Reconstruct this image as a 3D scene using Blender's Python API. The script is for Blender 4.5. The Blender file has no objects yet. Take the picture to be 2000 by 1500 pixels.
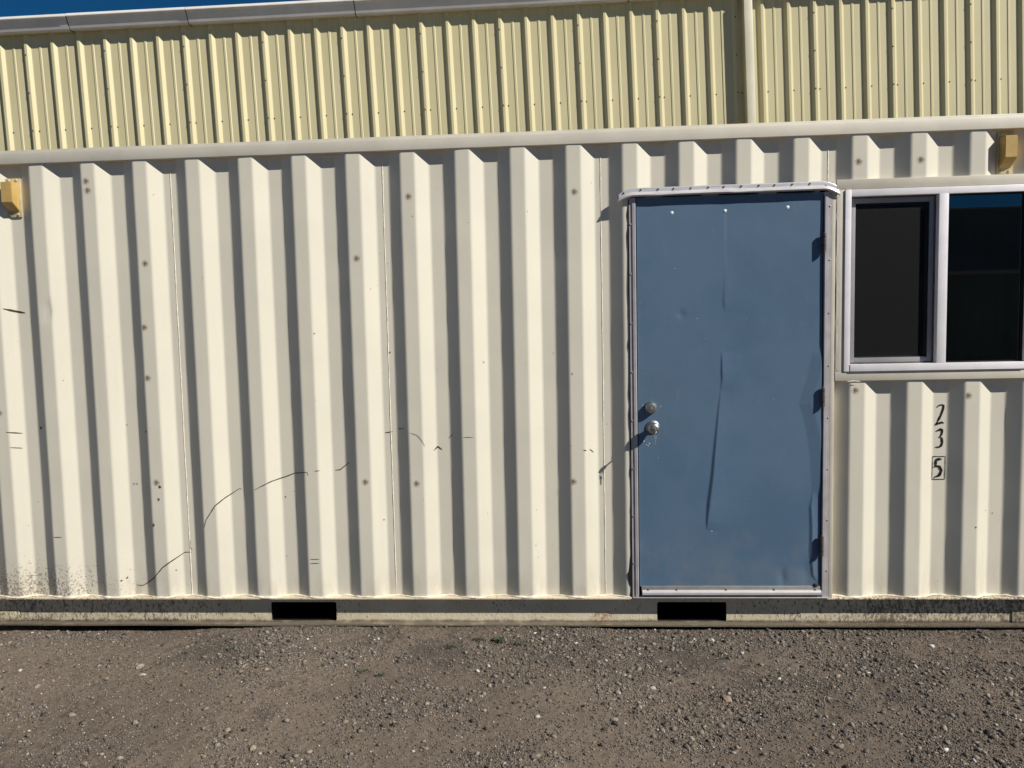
import bpy, bmesh, math, random
import numpy as np
from mathutils import Vector, Matrix

random.seed(7)
RNG = np.random.default_rng(11)
SC = bpy.context.scene
COL = SC.collection

# ------------------------------------------------------------------ camera
ZO = 0.165                                   # height of the container's sill ledge above the yard
def look_axes(yaw, pitch, roll):
    cy, sy, cp, sp = math.cos(yaw), math.sin(yaw), math.cos(pitch), math.sin(pitch)
    f = Vector((sy*cp, cy*cp, sp)); r = Vector((cy, -sy, 0)); u = r.cross(f)
    c, s = math.cos(roll), math.sin(roll)
    return c*r + s*u, -s*r + c*u, f
cam = bpy.data.cameras.new('camera'); camo = bpy.data.objects.new('camera', cam); COL.objects.link(camo)
r_, u_, f_ = look_axes(-0.06053507, -0.07449076, -0.021605)
camo.matrix_world = Matrix.Translation((2.7225, -3.8996, 1.40654+ZO)) @ Matrix((r_, u_, -f_)).transposed().to_4x4()
cam.sensor_width = 36; cam.lens = 27.0; cam.clip_end = 2000; cam.clip_start = .05
SC.camera = camo

# ------------------------------------------------------------------ light
SUN = Vector((1.90, -1.0, 1.64)).normalized()
world = bpy.data.worlds.new('World'); SC.world = world; world.use_nodes = True
nt = world.node_tree; nt.nodes.clear()
sky = nt.nodes.new('ShaderNodeTexSky'); sky.sky_type = 'NISHITA'; sky.sun_disc = False
sky.sun_elevation = math.asin(SUN.z); sky.sun_rotation = math.atan2(SUN.x, SUN.y)
sky.altitude = 4000; sky.air_density = 0.75; sky.dust_density = 0.0; sky.ozone_density = 10.0
bg = nt.nodes.new('ShaderNodeBackground'); bg.inputs[1].default_value = 0.074
wo = nt.nodes.new('ShaderNodeOutputWorld')
hs = nt.nodes.new('ShaderNodeHueSaturation'); hs.inputs['Saturation'].default_value = 1.14
nt.links.new(sky.outputs[0], hs.inputs['Color']); sky_tint = nt.nodes.new('ShaderNodeMix'); sky_tint.data_type = 'RGBA'; sky_tint.blend_type = 'MULTIPLY'; sky_tint.inputs[0].default_value = 1; sky_tint.inputs[7].default_value = (1.25, .985, .74, 1)   # warm tint on the sky alone, takes blue out of the shaded sides
nt.links.new(hs.outputs[0], sky_tint.inputs[6]); nt.links.new(sky_tint.outputs[2], bg.inputs[0]); nt.links.new(bg.outputs[0], wo.inputs[0])
sl = bpy.data.lights.new('sun', 'SUN'); sl.energy = 4.95; sl.angle = math.radians(.53); sl.color = (1, .95, .865)
so = bpy.data.objects.new('sun', sl); COL.objects.link(so)
so.rotation_euler = (-SUN).to_track_quat('-Z', 'Y').to_euler(); so.location = (8, -6, 9)
vs = SC.view_settings; vs.view_transform = 'Standard'; vs.look = 'None'; vs.exposure = 0.22; vs.gamma = 1; vs.use_curve_mapping = False

# ------------------------------------------------------------------ materials
class NT:
    def __init__(s, name):
        s.m = bpy.data.materials.new(name); s.m.use_nodes = True; s.t = s.m.node_tree; s.t.nodes.clear()
        s.out = s.n('ShaderNodeOutputMaterial'); s.b = s.n('ShaderNodeBsdfPrincipled')
        s.l(s.b.outputs[0], s.out.inputs[0]); s.co = s.n('ShaderNodeTexCoord')
    def n(s, t, **k):
        x = s.t.nodes.new(t)
        for a, b in k.items(): setattr(x, a, b)
        return x
    def l(s, a, b): s.t.links.new(a, b)
    def obj(s, scale=(1, 1, 1), rot=(0, 0, 0)):
        m = s.n('ShaderNodeMapping'); m.inputs['Scale'].default_value = scale; m.inputs['Rotation'].default_value = rot
        s.l(s.co.outputs['Object'], m.inputs[0]); return m.outputs[0]
    def noise(s, vec, scale, detail=4, rough=.6, dist=0):
        x = s.n('ShaderNodeTexNoise'); x.inputs['Scale'].default_value = scale; x.inputs['Detail'].default_value = detail
        x.inputs['Roughness'].default_value = rough; x.inputs['Distortion'].default_value = dist
        s.l(vec, x.inputs['Vector']); return x.outputs['Fac']
    def ramp(s, f, a, b, lo=0., hi=1.):
        x = s.n('ShaderNodeMapRange'); x.interpolation_type = 'SMOOTHSTEP'
        x.inputs[1].default_value = a; x.inputs[2].default_value = b; x.inputs[3].default_value = lo; x.inputs[4].default_value = hi
        s.l(f, x.inputs[0]); return x.outputs[0]
    def math(s, op, a, b):
        x = s.n('ShaderNodeMath', operation=op)
        for i, v in enumerate((a, b)):
            if isinstance(v, (int, float)): x.inputs[i].default_value = v
            else: s.l(v, x.inputs[i])
        return x.outputs[0]
    def mix(s, f, a, b):
        x = s.n('ShaderNodeMix', data_type='RGBA')
        for i, v in ((0, f), (6, a), (7, b)):
            if isinstance(v, (int, float)): x.inputs[i].default_value = v
            elif isinstance(v, tuple): x.inputs[i].default_value = (*v[:3], 1)
            else: s.l(v, x.inputs[i])
        return x.outputs[2]
    def bump(s, h, strength=.3, dist=.002):
        x = s.n('ShaderNodeBump'); x.inputs['Strength'].default_value = strength; x.inputs['Distance'].default_value = dist
        s.l(h, x.inputs['Height']); s.l(x.outputs[0], s.b.inputs['Normal'])
    def col(s, c):
        if isinstance(c, tuple): s.b.inputs['Base Color'].default_value = (*c[:3], 1)
        else: s.l(c, s.b.inputs['Base Color'])
    def set(s, rough=.5, metal=0., spec=.5):
        s.b.inputs['Roughness'].default_value = rough; s.b.inputs['Metallic'].default_value = metal
        s.b.inputs['Specular IOR Level'].default_value = spec

def simple(name, c, rough=.5, metal=0., var=.12, scale=8., spec=.5, bump=0., bscale=60.):
    m = NT(name); v = m.obj()
    n = m.noise(v, scale, 5)
    m.col(m.mix(m.ramp(n, .3, .7), tuple(x*(1-var) for x in c), tuple(min(1, x*(1+var)) for x in c)))
    m.set(rough, metal, spec)
    if bump: m.bump(m.noise(v, bscale, 4), bump)
    return m.m

def wall_paint():
    m = NT('cream_container_paint'); v = m.obj(); C0 = (.685, .655, .575)
    big = m.noise(v, 1.1, 3); strk = m.noise(m.obj((9, 9, .5)), 1.6, 5)
    c = m.mix(m.ramp(big, .35, .65), (.668, .632, .528), (.702, .662, .548))
    c = m.mix(m.math('MULTIPLY', m.ramp(strk, .52, .75), .22), c, (.56, .52, .44))
    sep = m.n('ShaderNodeSeparateXYZ'); m.l(m.co.outputs['Object'], sep.inputs[0])
    low = m.ramp(sep.outputs[2], .50, .17); left = m.ramp(sep.outputs[0], -1.55, -2.55)
    sp = m.noise(v, 95, 3, .7)
    thr = m.math('ADD', m.math('MULTIPLY', m.math('MULTIPLY', low, left), .20), m.math('MULTIPLY', low, .03))
    spk = m.ramp(m.math('ADD', sp, thr), .70, .76)
    c = m.mix(m.math('MULTIPLY', spk, .8), c, (.16, .115, .08))
    dust = m.math('MULTIPLY', m.ramp(sep.outputs[2], .40, .165), m.ramp(m.noise(m.obj((6, 6, 2)), 2.5, 5), .35, .75))
    c = m.mix(m.math('MULTIPLY', dust, .55), c, (.47, .41, .31))
    fine = m.ramp(m.noise(v, 160, 2), .72, .78)
    c = m.mix(m.math('MULTIPLY', fine, .18), c, (.3, .25, .2))
    m.col(c); m.set(.48, 0, .4)
    m.bump(m.math('ADD', m.noise(v, 5, 3), m.math('MULTIPLY', m.noise(v, 140, 3), .06)), .22, .004)
    return m.m

def rail_paint():
    m = NT('muddy_cream_rail_paint'); v = m.obj()
    sep = m.n('ShaderNodeSeparateXYZ'); m.l(m.co.outputs['Object'], sep.inputs[0])
    lowz = m.ramp(sep.outputs[2], .14, .012)
    mud = m.noise(m.obj((14, 14, 10)), 5.5, 6, .72, 1.2); sp = m.noise(m.obj((1, 1, .5)), 85, 4, .75)
    patch = m.noise(v, 1.4, 3)
    ends = m.ramp(m.math('ABSOLUTE', sep.outputs[0], 0), .8, 2.3)
    c = m.mix(m.ramp(m.noise(v, 9, 5), .3, .7), (.62, .54, .375), (.72, .64, .475))
    a = m.math('ADD', m.math('ADD', mud, m.math('MULTIPLY', lowz, .10)), m.math('ADD', m.math('MULTIPLY', patch, .25), m.math('MULTIPLY', ends, .14)))
    c = m.mix(m.math('MULTIPLY', m.ramp(a, .76, .98), .6), c, (.24, .19, .135))
    b = m.math('ADD', m.math('ADD', sp, m.math('MULTIPLY', patch, .30)), m.math('MULTIPLY', ends, .10))
    c = m.mix(m.math('MULTIPLY', m.ramp(b, .735, .82), .8), c, (.13, .10, .07))
    rust = m.noise(m.obj((3, 3, 2.4)), 4.0, 5, .7)
    c = m.mix(m.math('MULTIPLY', m.ramp(rust, .66, .74), .7), c, (.27, .11, .035))
    spot = m.math('MULTIPLY', m.ramp(m.math('ABSOLUTE', m.math('SUBTRACT', sep.outputs[0], .565), 0), .075, .012), m.ramp(m.noise(v, 60, 4), .42, .6))
    c = m.mix(m.math('MULTIPLY', m.math('MULTIPLY', spot, m.ramp(sep.outputs[2], .085, .06)), .75), c, (.30, .13, .045))
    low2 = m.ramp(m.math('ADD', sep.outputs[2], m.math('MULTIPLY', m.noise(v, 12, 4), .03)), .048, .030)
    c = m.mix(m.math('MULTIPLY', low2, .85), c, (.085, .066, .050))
    m.col(c); m.set(.85, 0, .2); m.bump(m.math('ADD', mud, sp), .6, .005)
    return m.m

def door_paint():
    m = NT('faded_blue_door_paint'); v = m.obj()
    n1 = m.noise(v, 2.2, 4); n2 = m.noise(m.obj((5, 5, 2)), 3.5, 6, .7)
    c = m.mix(m.ramp(n1, .35, .65), (.081, .144, .226), (.096, .161, .243))
    c = m.mix(m.math('MULTIPLY', m.ramp(n2, .52, .8), .35), c, (.15, .20, .26))
    sep = m.n('ShaderNodeSeparateXYZ'); m.l(m.co.outputs['Object'], sep.inputs[0])
    low = m.ramp(sep.outputs[2], .60, .22)
    c = m.mix(m.math('MULTIPLY', m.math('MULTIPLY', low, m.ramp(m.noise(v, 7, 5), .4, .7)), .4), c, (.19, .20, .21))
    drip = m.math('MULTIPLY', m.ramp(m.math('ABSOLUTE', m.math('SUBTRACT', sep.outputs[0], 1.195), 0), .012, .003), m.math('MULTIPLY', m.ramp(sep.outputs[2], 1.78, 2.02), m.ramp(sep.outputs[2], 2.115, 2.10)))
    c = m.mix(m.math('MULTIPLY', drip, .10), c, (.30, .36, .42))
    grime = m.math('MULTIPLY', m.ramp(m.math('ABSOLUTE', m.math('SUBTRACT', sep.outputs[0], .85), 0), .22, .03), m.math('MULTIPLY', m.ramp(m.math('ABSOLUTE', m.math('SUBTRACT', sep.outputs[2], 1.12), 0), .35, .05), m.ramp(m.noise(v, 9, 5), .35, .7)))
    c = m.mix(m.math('MULTIPLY', grime, .35), c, (.085, .125, .15))
    nick = m.ramp(m.noise(v, 45, 2), .755, .77)
    c = m.mix(m.math('MULTIPLY', nick, .7), c, (.33, .40, .45))
    m.col(c); m.set(.5, 0, .35)
    m.bump(m.noise(v, 3.2, 3), .25, .006)
    return m.m

def siding_paint():
    m = NT('pale_yellow_siding_paint'); v = m.obj()
    n = m.noise(m.obj((2, 2, .5)), 1.3, 5)
    c = m.mix(m.ramp(n, .3, .7), (.540, .488, .285), (.595, .54, .33))
    c = m.mix(m.math('MULTIPLY', m.ramp(m.noise(m.obj((25, 25, .6)), 1.0, 3), .5, .8), .2), c, (.5, .46, .32))
    m.col(c); m.set(.42, 0, .4); m.bump(m.noise(m.obj((3, 3, 1)), 3.0, 3), .15, .005)
    return m.m

def ground_mat():
    m = NT('gravelly_dirt'); v = m.obj()
    n1 = m.noise(v, .9, 5); n2 = m.noise(v, 5, 6, .7); n3 = m.noise(v, 45, 5, .75); n4 = m.noise(v, 170, 3, .7)
    c = m.mix(m.ramp(n1, .35, .65), (.128, .100, .079), (.172, .137, .108))
    c = m.mix(m.math('MULTIPLY', m.ramp(n2, .50, .75), .6), c, (.118, .094, .080))
    c = m.mix(m.math('MULTIPLY', m.ramp(n3, .50, .74), .55), c, (.27, .225, .185))
    c = m.mix(m.math('MULTIPLY', m.ramp(n3, .46, .28), .5), c, (.095, .077, .066))
    c = m.mix(m.math('MULTIPLY', m.ramp(n4, .60, .70), .5), c, (.33, .29, .25))
    at = m.n('ShaderNodeAttribute'); at.attribute_name = 'damp'
    c = m.mix(m.math('MULTIPLY', at.outputs['Fac'], .66), c, (.062, .056, .050))
    m.col(c); m.set(.95, 0, .15)
    m.bump(m.math('ADD', n3, m.math('MULTIPLY', n4, 1.2)), .5, .007)
    return m.m

def stone_mat():
    m = NT('gravel_stone'); at = m.n('ShaderNodeAttribute'); at.attribute_name = 'Col'
    m.col(m.mix(m.math('MULTIPLY', m.ramp(m.noise(m.obj(), 240, 3), .4, .7), .35), at.outputs['Color'], (.10, .085, .07)))
    m.set(.85, 0, .25); return m.m

def glass_mat():
    m = NT('darkened_window_glass'); t = m.t
    fr = m.n('ShaderNodeFresnel'); fr.inputs[0].default_value = 1.85
    tr = m.n('ShaderNodeBsdfTransparent'); tr.inputs[0].default_value = (.20, .22, .21, 1)  # dark tint put in so the room behind stays near black
    gl = m.n('ShaderNodeBsdfGlossy'); gl.inputs['Roughness'].default_value = .004; gl.inputs[0].default_value = (1, 1, 1, 1)
    mx = m.n('ShaderNodeMixShader'); m.l(fr.outputs[0], mx.inputs[0]); m.l(tr.outputs[0], mx.inputs[1]); m.l(gl.outputs[0], mx.inputs[2])
    m.l(mx.outputs[0], m.out.inputs[0]); t.nodes.remove(m.b); return m.m

def screen_mat():
    m = NT('black_insect_screen'); m.col((.010, .010, .011)); m.set(.7, 0, .2)
    tr = m.n('ShaderNodeBsdfTransparent'); mx = m.n('ShaderNodeMixShader'); mx.inputs[0].default_value = .5
    m.l(tr.outputs[0], mx.inputs[1]); m.l(m.b.outputs[0], mx.inputs[2]); m.l(mx.outputs[0], m.out.inputs[0]); return m.m

def stain_mat():
    m = NT('rusty_stain'); m.col((.23, .15, .075)); m.set(.8, 0, .2)
    sep = m.n('ShaderNodeVectorMath', operation='LENGTH'); m.l(m.co.outputs['Object'], sep.inputs[0])
    fall = m.ramp(sep.outputs['Value'], .024, .005)
    a = m.math('MULTIPLY', fall, m.ramp(m.noise(m.obj(), 130, 4), .3, .65))
    tr = m.n('ShaderNodeBsdfTransparent'); mx = m.n('ShaderNodeMixShader')
    m.l(m.math('MULTIPLY', a, .7), mx.inputs[0]); m.l(tr.outputs[0], mx.inputs[1]); m.l(m.b.outputs[0], mx.inputs[2]); m.l(mx.outputs[0], m.out.inputs[0]); return m.m

def leaf_mat():
    m = NT('dusty_weed_leaf'); n = m.noise(m.obj(), 60, 3)
    m.col(m.mix(m.ramp(n, .3, .7), (.040, .052, .034), (.085, .10, .068))); m.set(.7, 0, .3); return m.m

M = dict(wall=wall_paint(), rail=rail_paint(), door=door_paint(), siding=siding_paint(), ground=ground_mat(), stone=stone_mat(),
    glass=glass_mat(), screen=screen_mat(), stain=stain_mat(), leaf=leaf_mat(),
    steel=simple('cream_steel_frame_paint', (.60, .555, .46), .5, 0, .06, 6, .4, .15, 80),
    toprail=simple('cream_top_rail_paint', (.63, .59, .495), .5, 0, .06, 5, .4, .2, 40),
    caulk=simple('old_cream_caulk', (.76, .69, .57), .7, 0, .2, 40, .3, .6, 120),
    alu=simple('weathered_aluminium', (.43, .405, .41), .5, .15, .10, 14, .5, .15, 40),
    alu_br=simple('bright_aluminium', (.66, .64, .64), .38, .35, .06, 20, .5, .1, 30),
    winframe=simple('white_window_frame', (.86, .83, .84), .35, .05, .05, 12, .5),
    scrframe=simple('grey_screen_frame', (.30, .30, .315), .45, .15, .08, 10, .5),
    black=simple('black_rubber_and_shade', (.012, .012, .012), .7, 0, .2, 30, .3, .3, 60),  # rubber and sealant, also the painted shade in holes and gaps
    ink=simple('black_marker_ink', (.012, .011, .010), .65, 0, .3, 120, .2),
    scratch=simple('rust_brown_scratch', (.060, .040, .027), .85, 0, .4, 90, .2),
    speck=simple('dark_paint_chip', (.12, .085, .06), .85, 0, .4, 150, .2),
    bolt=simple('worn_bolt_head', (.42, .37, .29), .8, .0, .35, 160, .4),
    hinge=simple('dark_hinge_steel', (.13, .10, .085), .55, .5, .35, 70, .4),
    chrome=simple('satin_nickel', (.36, .36, .35), .40, .9, .12, 40),
    key=simple('nickel_key', (.75, .75, .74), .3, .9, .05, 40),
    vent=simple('tan_plastic_vent', (.53, .36, .125), .55, 0, .10, 14, .35),
    ventplate=simple('pale_tan_vent_plate', (.56, .47, .27), .55, 0, .12, 20, .35),
    white=simple('white_screw_head', (.75, .77, .76), .45, .1, .05, 60),
    rivet=simple('aluminium_rivet', (.30, .29, .29), .4, .6, .2, 60),
    screw=simple('dark_siding_screw', (.10, .09, .075), .5, .4, .3, 60),
    gutter=simple('pale_grey_gutter_paint', (.66, .645, .62), .5, .0, .08, 3, .4, .1, 6),
    spout=simple('cream_downspout_paint', (.60, .56, .42), .45, 0, .06, 4, .4, .15, 8),
    roof=simple('grey_metal_roof', (.42, .42, .40), .5, .2, .08, 1),
    lining=simple('dark_interior_board', (.10, .095, .085), .8, 0, .15, 2),
    floor=simple('worn_plywood_floor', (.12, .085, .055), .8, 0, .2, 3),
    trimdull=simple('dull_grey_sweep', (.33, .31, .29), .6, .3, .12, 30, .4),
    yard=simple('faded_green_container_paint', (.30, .36, .31), .6, 0, .12, 1),
    shed=simple('grey_shed_cladding', (.30, .32, .30), .6, 0, .1, .5))

# ------------------------------------------------------------------ helpers
def tag(o, label=None, cat=None, group=None, kind=None):
    for k, v in (('label', label), ('category', cat), ('group', group), ('kind', kind)):
        if v: o[k] = v
    return o
def empty(name, loc):
    o = bpy.data.objects.new(name, None); COL.objects.link(o); o.location = loc; o.empty_display_size = .2; return o
class Frame:                                  # a coordinate frame: points given in it are stored relative to its root object
    def __init__(s, root, off): s.root = root; s.off = Vector(off)
def smooth_mesh(me, ang=35):
    for p in me.polygons: p.use_smooth = True
    bm = bmesh.new(); bm.from_mesh(me); lim = math.radians(ang)
    for e in bm.edges:
        if len(e.link_faces) == 2 and e.calc_face_angle(0) > lim: e.smooth = False
    bm.to_mesh(me); bm.free()
def add(name, me, mat, parent=None, loc=(0, 0, 0)):
    o = bpy.data.objects.new(name, me); COL.objects.link(o); o.parent = parent; o.location = loc
    if mat is not None and not me.materials: me.materials.append(mat)
    return o
def mesh(name, V, F, off=(0, 0, 0), smooth=None):
    me = bpy.data.meshes.new(name)
    me.from_pydata([(x-off[0], y-off[1], z-off[2]) for x, y, z in V], [], F); me.update()
    if smooth: smooth_mesh(me, smooth)
    return me
def bm_mesh(name, bm, off=(0, 0, 0), smooth=None):
    bmesh.ops.translate(bm, verts=bm.verts, vec=-Vector(off)); bmesh.ops.recalc_face_normals(bm, faces=bm.faces)
    me = bpy.data.meshes.new(name); bm.to_mesh(me); bm.free()
    if smooth: smooth_mesh(me, smooth)
    return me
def bm_box(bm, a, b, bev=0.):
    r = bmesh.ops.create_cube(bm, size=1)
    for v in r['verts']:
        v.co = Vector([(p+q)/2 + c*(q-p) for p, q, c in zip(a, b, v.co)])
    if bev:
        es = list({e for v in r['verts'] for e in v.link_edges})
        bmesh.ops.bevel(bm, geom=es, offset=bev, segments=2, affect='EDGES', profile=.6)
def bm_prism(bm, prof, axis, a, b):           # prof: closed 2D outline in the other two axes
    def pt(p, t):
        return {'x': (t, p[0], p[1]), 'y': (p[0], t, p[1]), 'z': (p[0], p[1], t)}[axis]
    A = [bm.verts.new(pt(p, a)) for p in prof]; B = [bm.verts.new(pt(p, b)) for p in prof]; n = len(prof)
    bm.faces.new(A); bm.faces.new(B[::-1])
    for i in range(n): bm.faces.new((A[i], B[i], B[(i+1) % n], A[(i+1) % n]))
def bm_lathe(bm, c, axis, prof, n=20):        # prof: (distance along axis, radius)
    ax = Vector(axis).normalized(); u = ax.orthogonal().normalized(); w = ax.cross(u); rings = []
    for d, r in prof:
        rings.append([bm.verts.new(Vector(c)+ax*d+(u*math.cos(k*2*math.pi/n)+w*math.sin(k*2*math.pi/n))*max(r, 1e-4)) for k in range(n)])
    for A, B in zip(rings, rings[1:]):
        for k in range(n): bm.faces.new((A[k], A[(k+1) % n], B[(k+1) % n], B[k]))
    bm.faces.new(rings[0][::-1]); bm.faces.new(rings[-1])
def bm_tube(bm, pts, rad, n=6):
    rings = []
    for i, p in enumerate(pts):
        p = Vector(p); d = (Vector(pts[min(i+1, len(pts)-1)])-Vector(pts[max(i-1, 0)])).normalized()
        u = d.cross(Vector((.13, .2, 1))).normalized(); w = d.cross(u); r = rad[i] if hasattr(rad, '__len__') else rad
        rings.append([bm.verts.new(p+(u*math.cos(k*2*math.pi/n)+w*math.sin(k*2*math.pi/n))*r) for k in range(n)])
    for A, B in zip(rings, rings[1:]):
        for k in range(n): bm.faces.new((A[k], A[(k+1) % n], B[(k+1) % n], B[k]))
    bm.faces.new(rings[0][::-1]); bm.faces.new(rings[-1])

def vnoise(x, y, scale, seed):                # smooth value noise, vectorised
    r = np.random.default_rng(seed); G = r.random((256, 256)); x = np.asarray(x)/scale; y = np.asarray(y)/scale
    xi = np.floor(x).astype(int); yi = np.floor(y).astype(int); fx = x-xi; fy = y-yi
    fx = fx*fx*(3-2*fx); fy = fy*fy*(3-2*fy); g = lambda a, b: G[a % 256, b % 256]
    return (g(xi, yi)*(1-fx)+g(xi+1, yi)*fx)*(1-fy)+(g(xi, yi+1)*(1-fx)+g(xi+1, yi+1)*fx)*fy - .5

# ------------------------------------------------------------------ ground
def sst(a, b, t): t = np.clip((t-a)/(b-a), 0, 1); return t*t*(3-2*t)
def damp_fac(x, y):
    n = vnoise(x, y, .30, 61)+.7*vnoise(x, y, .10, 62)+.6*vnoise(x, y, .04, 63)+.5*vnoise(x, y, .018, 64)
    c = np.exp(-((y+.30)/.22)**2)*sst(.3, 1.2, x)*sst(3.9, 2.9, x)
    c2 = np.exp(-((x-4.3)/.9)**2-((y+.55)/.25)**2)*.7
    return sst(.20, .62, c*.5+c2*.4+n*.75)
def ground_h(x, y, fine=True):
    x = np.asarray(x, float); y = np.asarray(y, float)
    base = -.031 + .034*sst(.4, 1.4, x)*sst(3.3, 2.6, x) + .017*sst(2.6, 3.4, x)
    base = base - .022*sst(.03, .14, y)
    far = sst(30, 4, np.maximum(np.abs(x-2.5), np.abs(y)))
    h = .010*vnoise(x, y, .62, 1)*sst(0, -.35, y)*2 + .007*vnoise(x, y, .17, 2)
    if fine:
        h = h + .0045*np.maximum(vnoise(x, y, .045, 3), -.2) + .0042*vnoise(x, y, .014, 4) + .006*damp_fac(x, y)*vnoise(x, y, .07, 9)*2
    return base + h*far
def axis_coords(a, b, step, far):
    mid = np.arange(a, b+step/2, step); out = []; d = step; p = b
    while p < far: d *= 1.35; p += d; out.append(p)
    lo = []; d = step; p = a
    while p > -far: d *= 1.35; p -= d; lo.append(p)
    return np.array(lo[::-1]+list(mid)+out)
xs = axis_coords(-.8, 5.6, .0066, 600); ys = axis_coords(-1.55, .16, .0060, 600)
X, Y = np.meshgrid(xs, ys); Z = ground_h(X, Y); nx, ny = len(xs), len(ys)
me = bpy.data.meshes.new('ground'); me.vertices.add(nx*ny)
me.vertices.foreach_set('co', np.stack([X, Y, Z], -1).astype(np.float32).ravel())
idx = np.arange(nx*ny).reshape(ny, nx); Q = np.stack([idx[:-1, :-1], idx[:-1, 1:], idx[1:, 1:], idx[1:, :-1]], -1).reshape(-1, 4)
me.loops.add(Q.size); me.loops.foreach_set('vertex_index', Q.ravel().astype(np.int32)); me.polygons.add(len(Q))
me.polygons.foreach_set('loop_start', (np.arange(len(Q))*4).astype(np.int32)); me.polygons.foreach_set('loop_total', np.full(len(Q), 4, np.int32))
at = me.attributes.new('damp', 'FLOAT', 'POINT'); at.data.foreach_set('value', damp_fac(X, Y).astype(np.float32).ravel())
me.update(); me.validate()
tag(add('ground', me, M['ground']), kind='structure')

# gravel too small to pick apart
ico = bmesh.new(); bmesh.ops.create_icosphere(ico, subdivisions=1, radius=1)
IV = np.array([v.co[:] for v in ico.verts]); IF = np.array([[v.index for v in f.verts] for f in ico.faces]); ico.free(); ICO = (IV, IF)
def stones(name, px, py, rad, cols, seed, sink=.3, flat=(.45, .85), shape=None):
    IV, IF = shape or ICO; r = np.random.default_rng(seed); N = len(px); nv = len(IV)
    V = IV[None]*(1+r.uniform(-.38, .38, (N, nv, 1)))
    V = V*np.stack([r.uniform(.75, 1.3, N), r.uniform(.7, 1.1, N), r.uniform(*flat, N)], -1)[:, None]
    a = r.uniform(0, 6.283, N); c, s = np.cos(a)[:, None], np.sin(a)[:, None]
    V = np.stack([V[..., 0]*c-V[..., 1]*s, V[..., 0]*s+V[..., 1]*c, V[..., 2]+V[..., 0]*r.uniform(-.25, .25, (N, 1))], -1)*rad[:, None, None]
    V = V + np.stack([px, py, ground_h(px, py)+rad*sink*.6], -1)[:, None]
    F = (IF[None]+(np.arange(N)*nv)[:, None, None]).reshape(-1, 3)
    me = bpy.data.meshes.new(name); me.vertices.add(N*nv); me.vertices.foreach_set('co', V.astype(np.float32).ravel())
    me.loops.add(F.size); me.loops.foreach_set('vertex_index', F.ravel().astype(np.int32)); me.polygons.add(len(F))
    me.polygons.foreach_set('loop_start', (np.arange(len(F))*3).astype(np.int32)); me.polygons.foreach_set('loop_total', np.full(len(F), 3, np.int32))
    ca = me.color_attributes.new('Col', 'FLOAT_COLOR', 'POINT')
    ca.data.foreach_set('color', np.repeat(np.concatenate([cols, np.ones((N, 1))], 1), nv, 0).astype(np.float32).ravel())
    me.update(); return me
def stone_cols(N, r):
    base = np.array([(.17, .138, .108), (.15, .134, .120), (.22, .178, .134), (.10, .088, .078), (.18, .160, .142)])[r.integers(0, 5, N)]
    c = base*r.uniform(.5, 1.55, (N, 1)); dk = r.random(N) < .10; c[dk] *= .4; wmask = r.random(N) < .018; c[wmask] = r.uniform(.38, .62, (wmask.sum(), 1))*np.array([1, .97, .92]); return c
OCT = (np.array([(1, 0, 0), (-1, 0, 0), (0, 1, 0), (0, -1, 0), (0, 0, 1), (0, 0, -1)], float), np.array([(0, 2, 4), (2, 1, 4), (1, 3, 4), (3, 0, 4), (2, 0, 5), (1, 2, 5), (3, 1, 5), (0, 3, 5)]))
def scatter(N0, rmin, rmax, pw, bias, lo):
    px = RNG.uniform(-.8, 5.6, N0); py = RNG.uniform(-1.55, .02, N0)
    dens = bias + 1.5*(vnoise(px, py, .42, 21)+.7*vnoise(px, py, .14, 22)+.4*vnoise(px, py, .05, 23)) + .25*sst(2.4, 4.6, px) + .18*sst(-.8, -1.3, py) + .25*damp_fac(px, py)
    k = RNG.random(N0) < np.clip(dens, lo, 1); px, py = px[k], py[k]
    return px, py, np.clip(rmin*(1-RNG.random(len(px)))**-pw, rmin, rmax)
px, py, rad = scatter(250000, .0019, .0048, .42, .48, .30)
tag(add('fine_gravel', stones('fine_gravel', px, py, rad, stone_cols(len(px), RNG), 5, .5, (.5, 1.1), OCT), M['stone']), 'finest grit and gravel covering the brown dirt yard', 'gravel', kind='stuff')
px, py, rad = scatter(30000, .0034, .0120, .50, .26, .08)
tag(add('gravel', stones('gravel', px, py, rad, stone_cols(len(px), RNG), 6, .35, (.4, .85)), M['stone']), 'loose gravel scattered over the brown dirt yard', 'gravel', kind='stuff')
px = RNG.uniform(-4.5, 9.5, 90000); py = RNG.uniform(-3.6, 4.6, 90000)
k = ~((px > -.78) & (px < 5.58) & (py > -1.53) & (py < 2.5)) & (RNG.random(90000) < np.clip(.55+1.2*vnoise(px, py, .5, 21), .15, 1)); px, py = px[k], py[k]
tag(add('yard_gravel', stones('yard_gravel', px, py, np.clip(.0026*(1-RNG.random(len(px)))**-.5, .0026, .010), stone_cols(len(px), RNG), 8, .4, (.45, .95), OCT), M['stone']), 'sparse gravel over the wider dirt yard around the container', 'gravel', kind='stuff')
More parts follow.
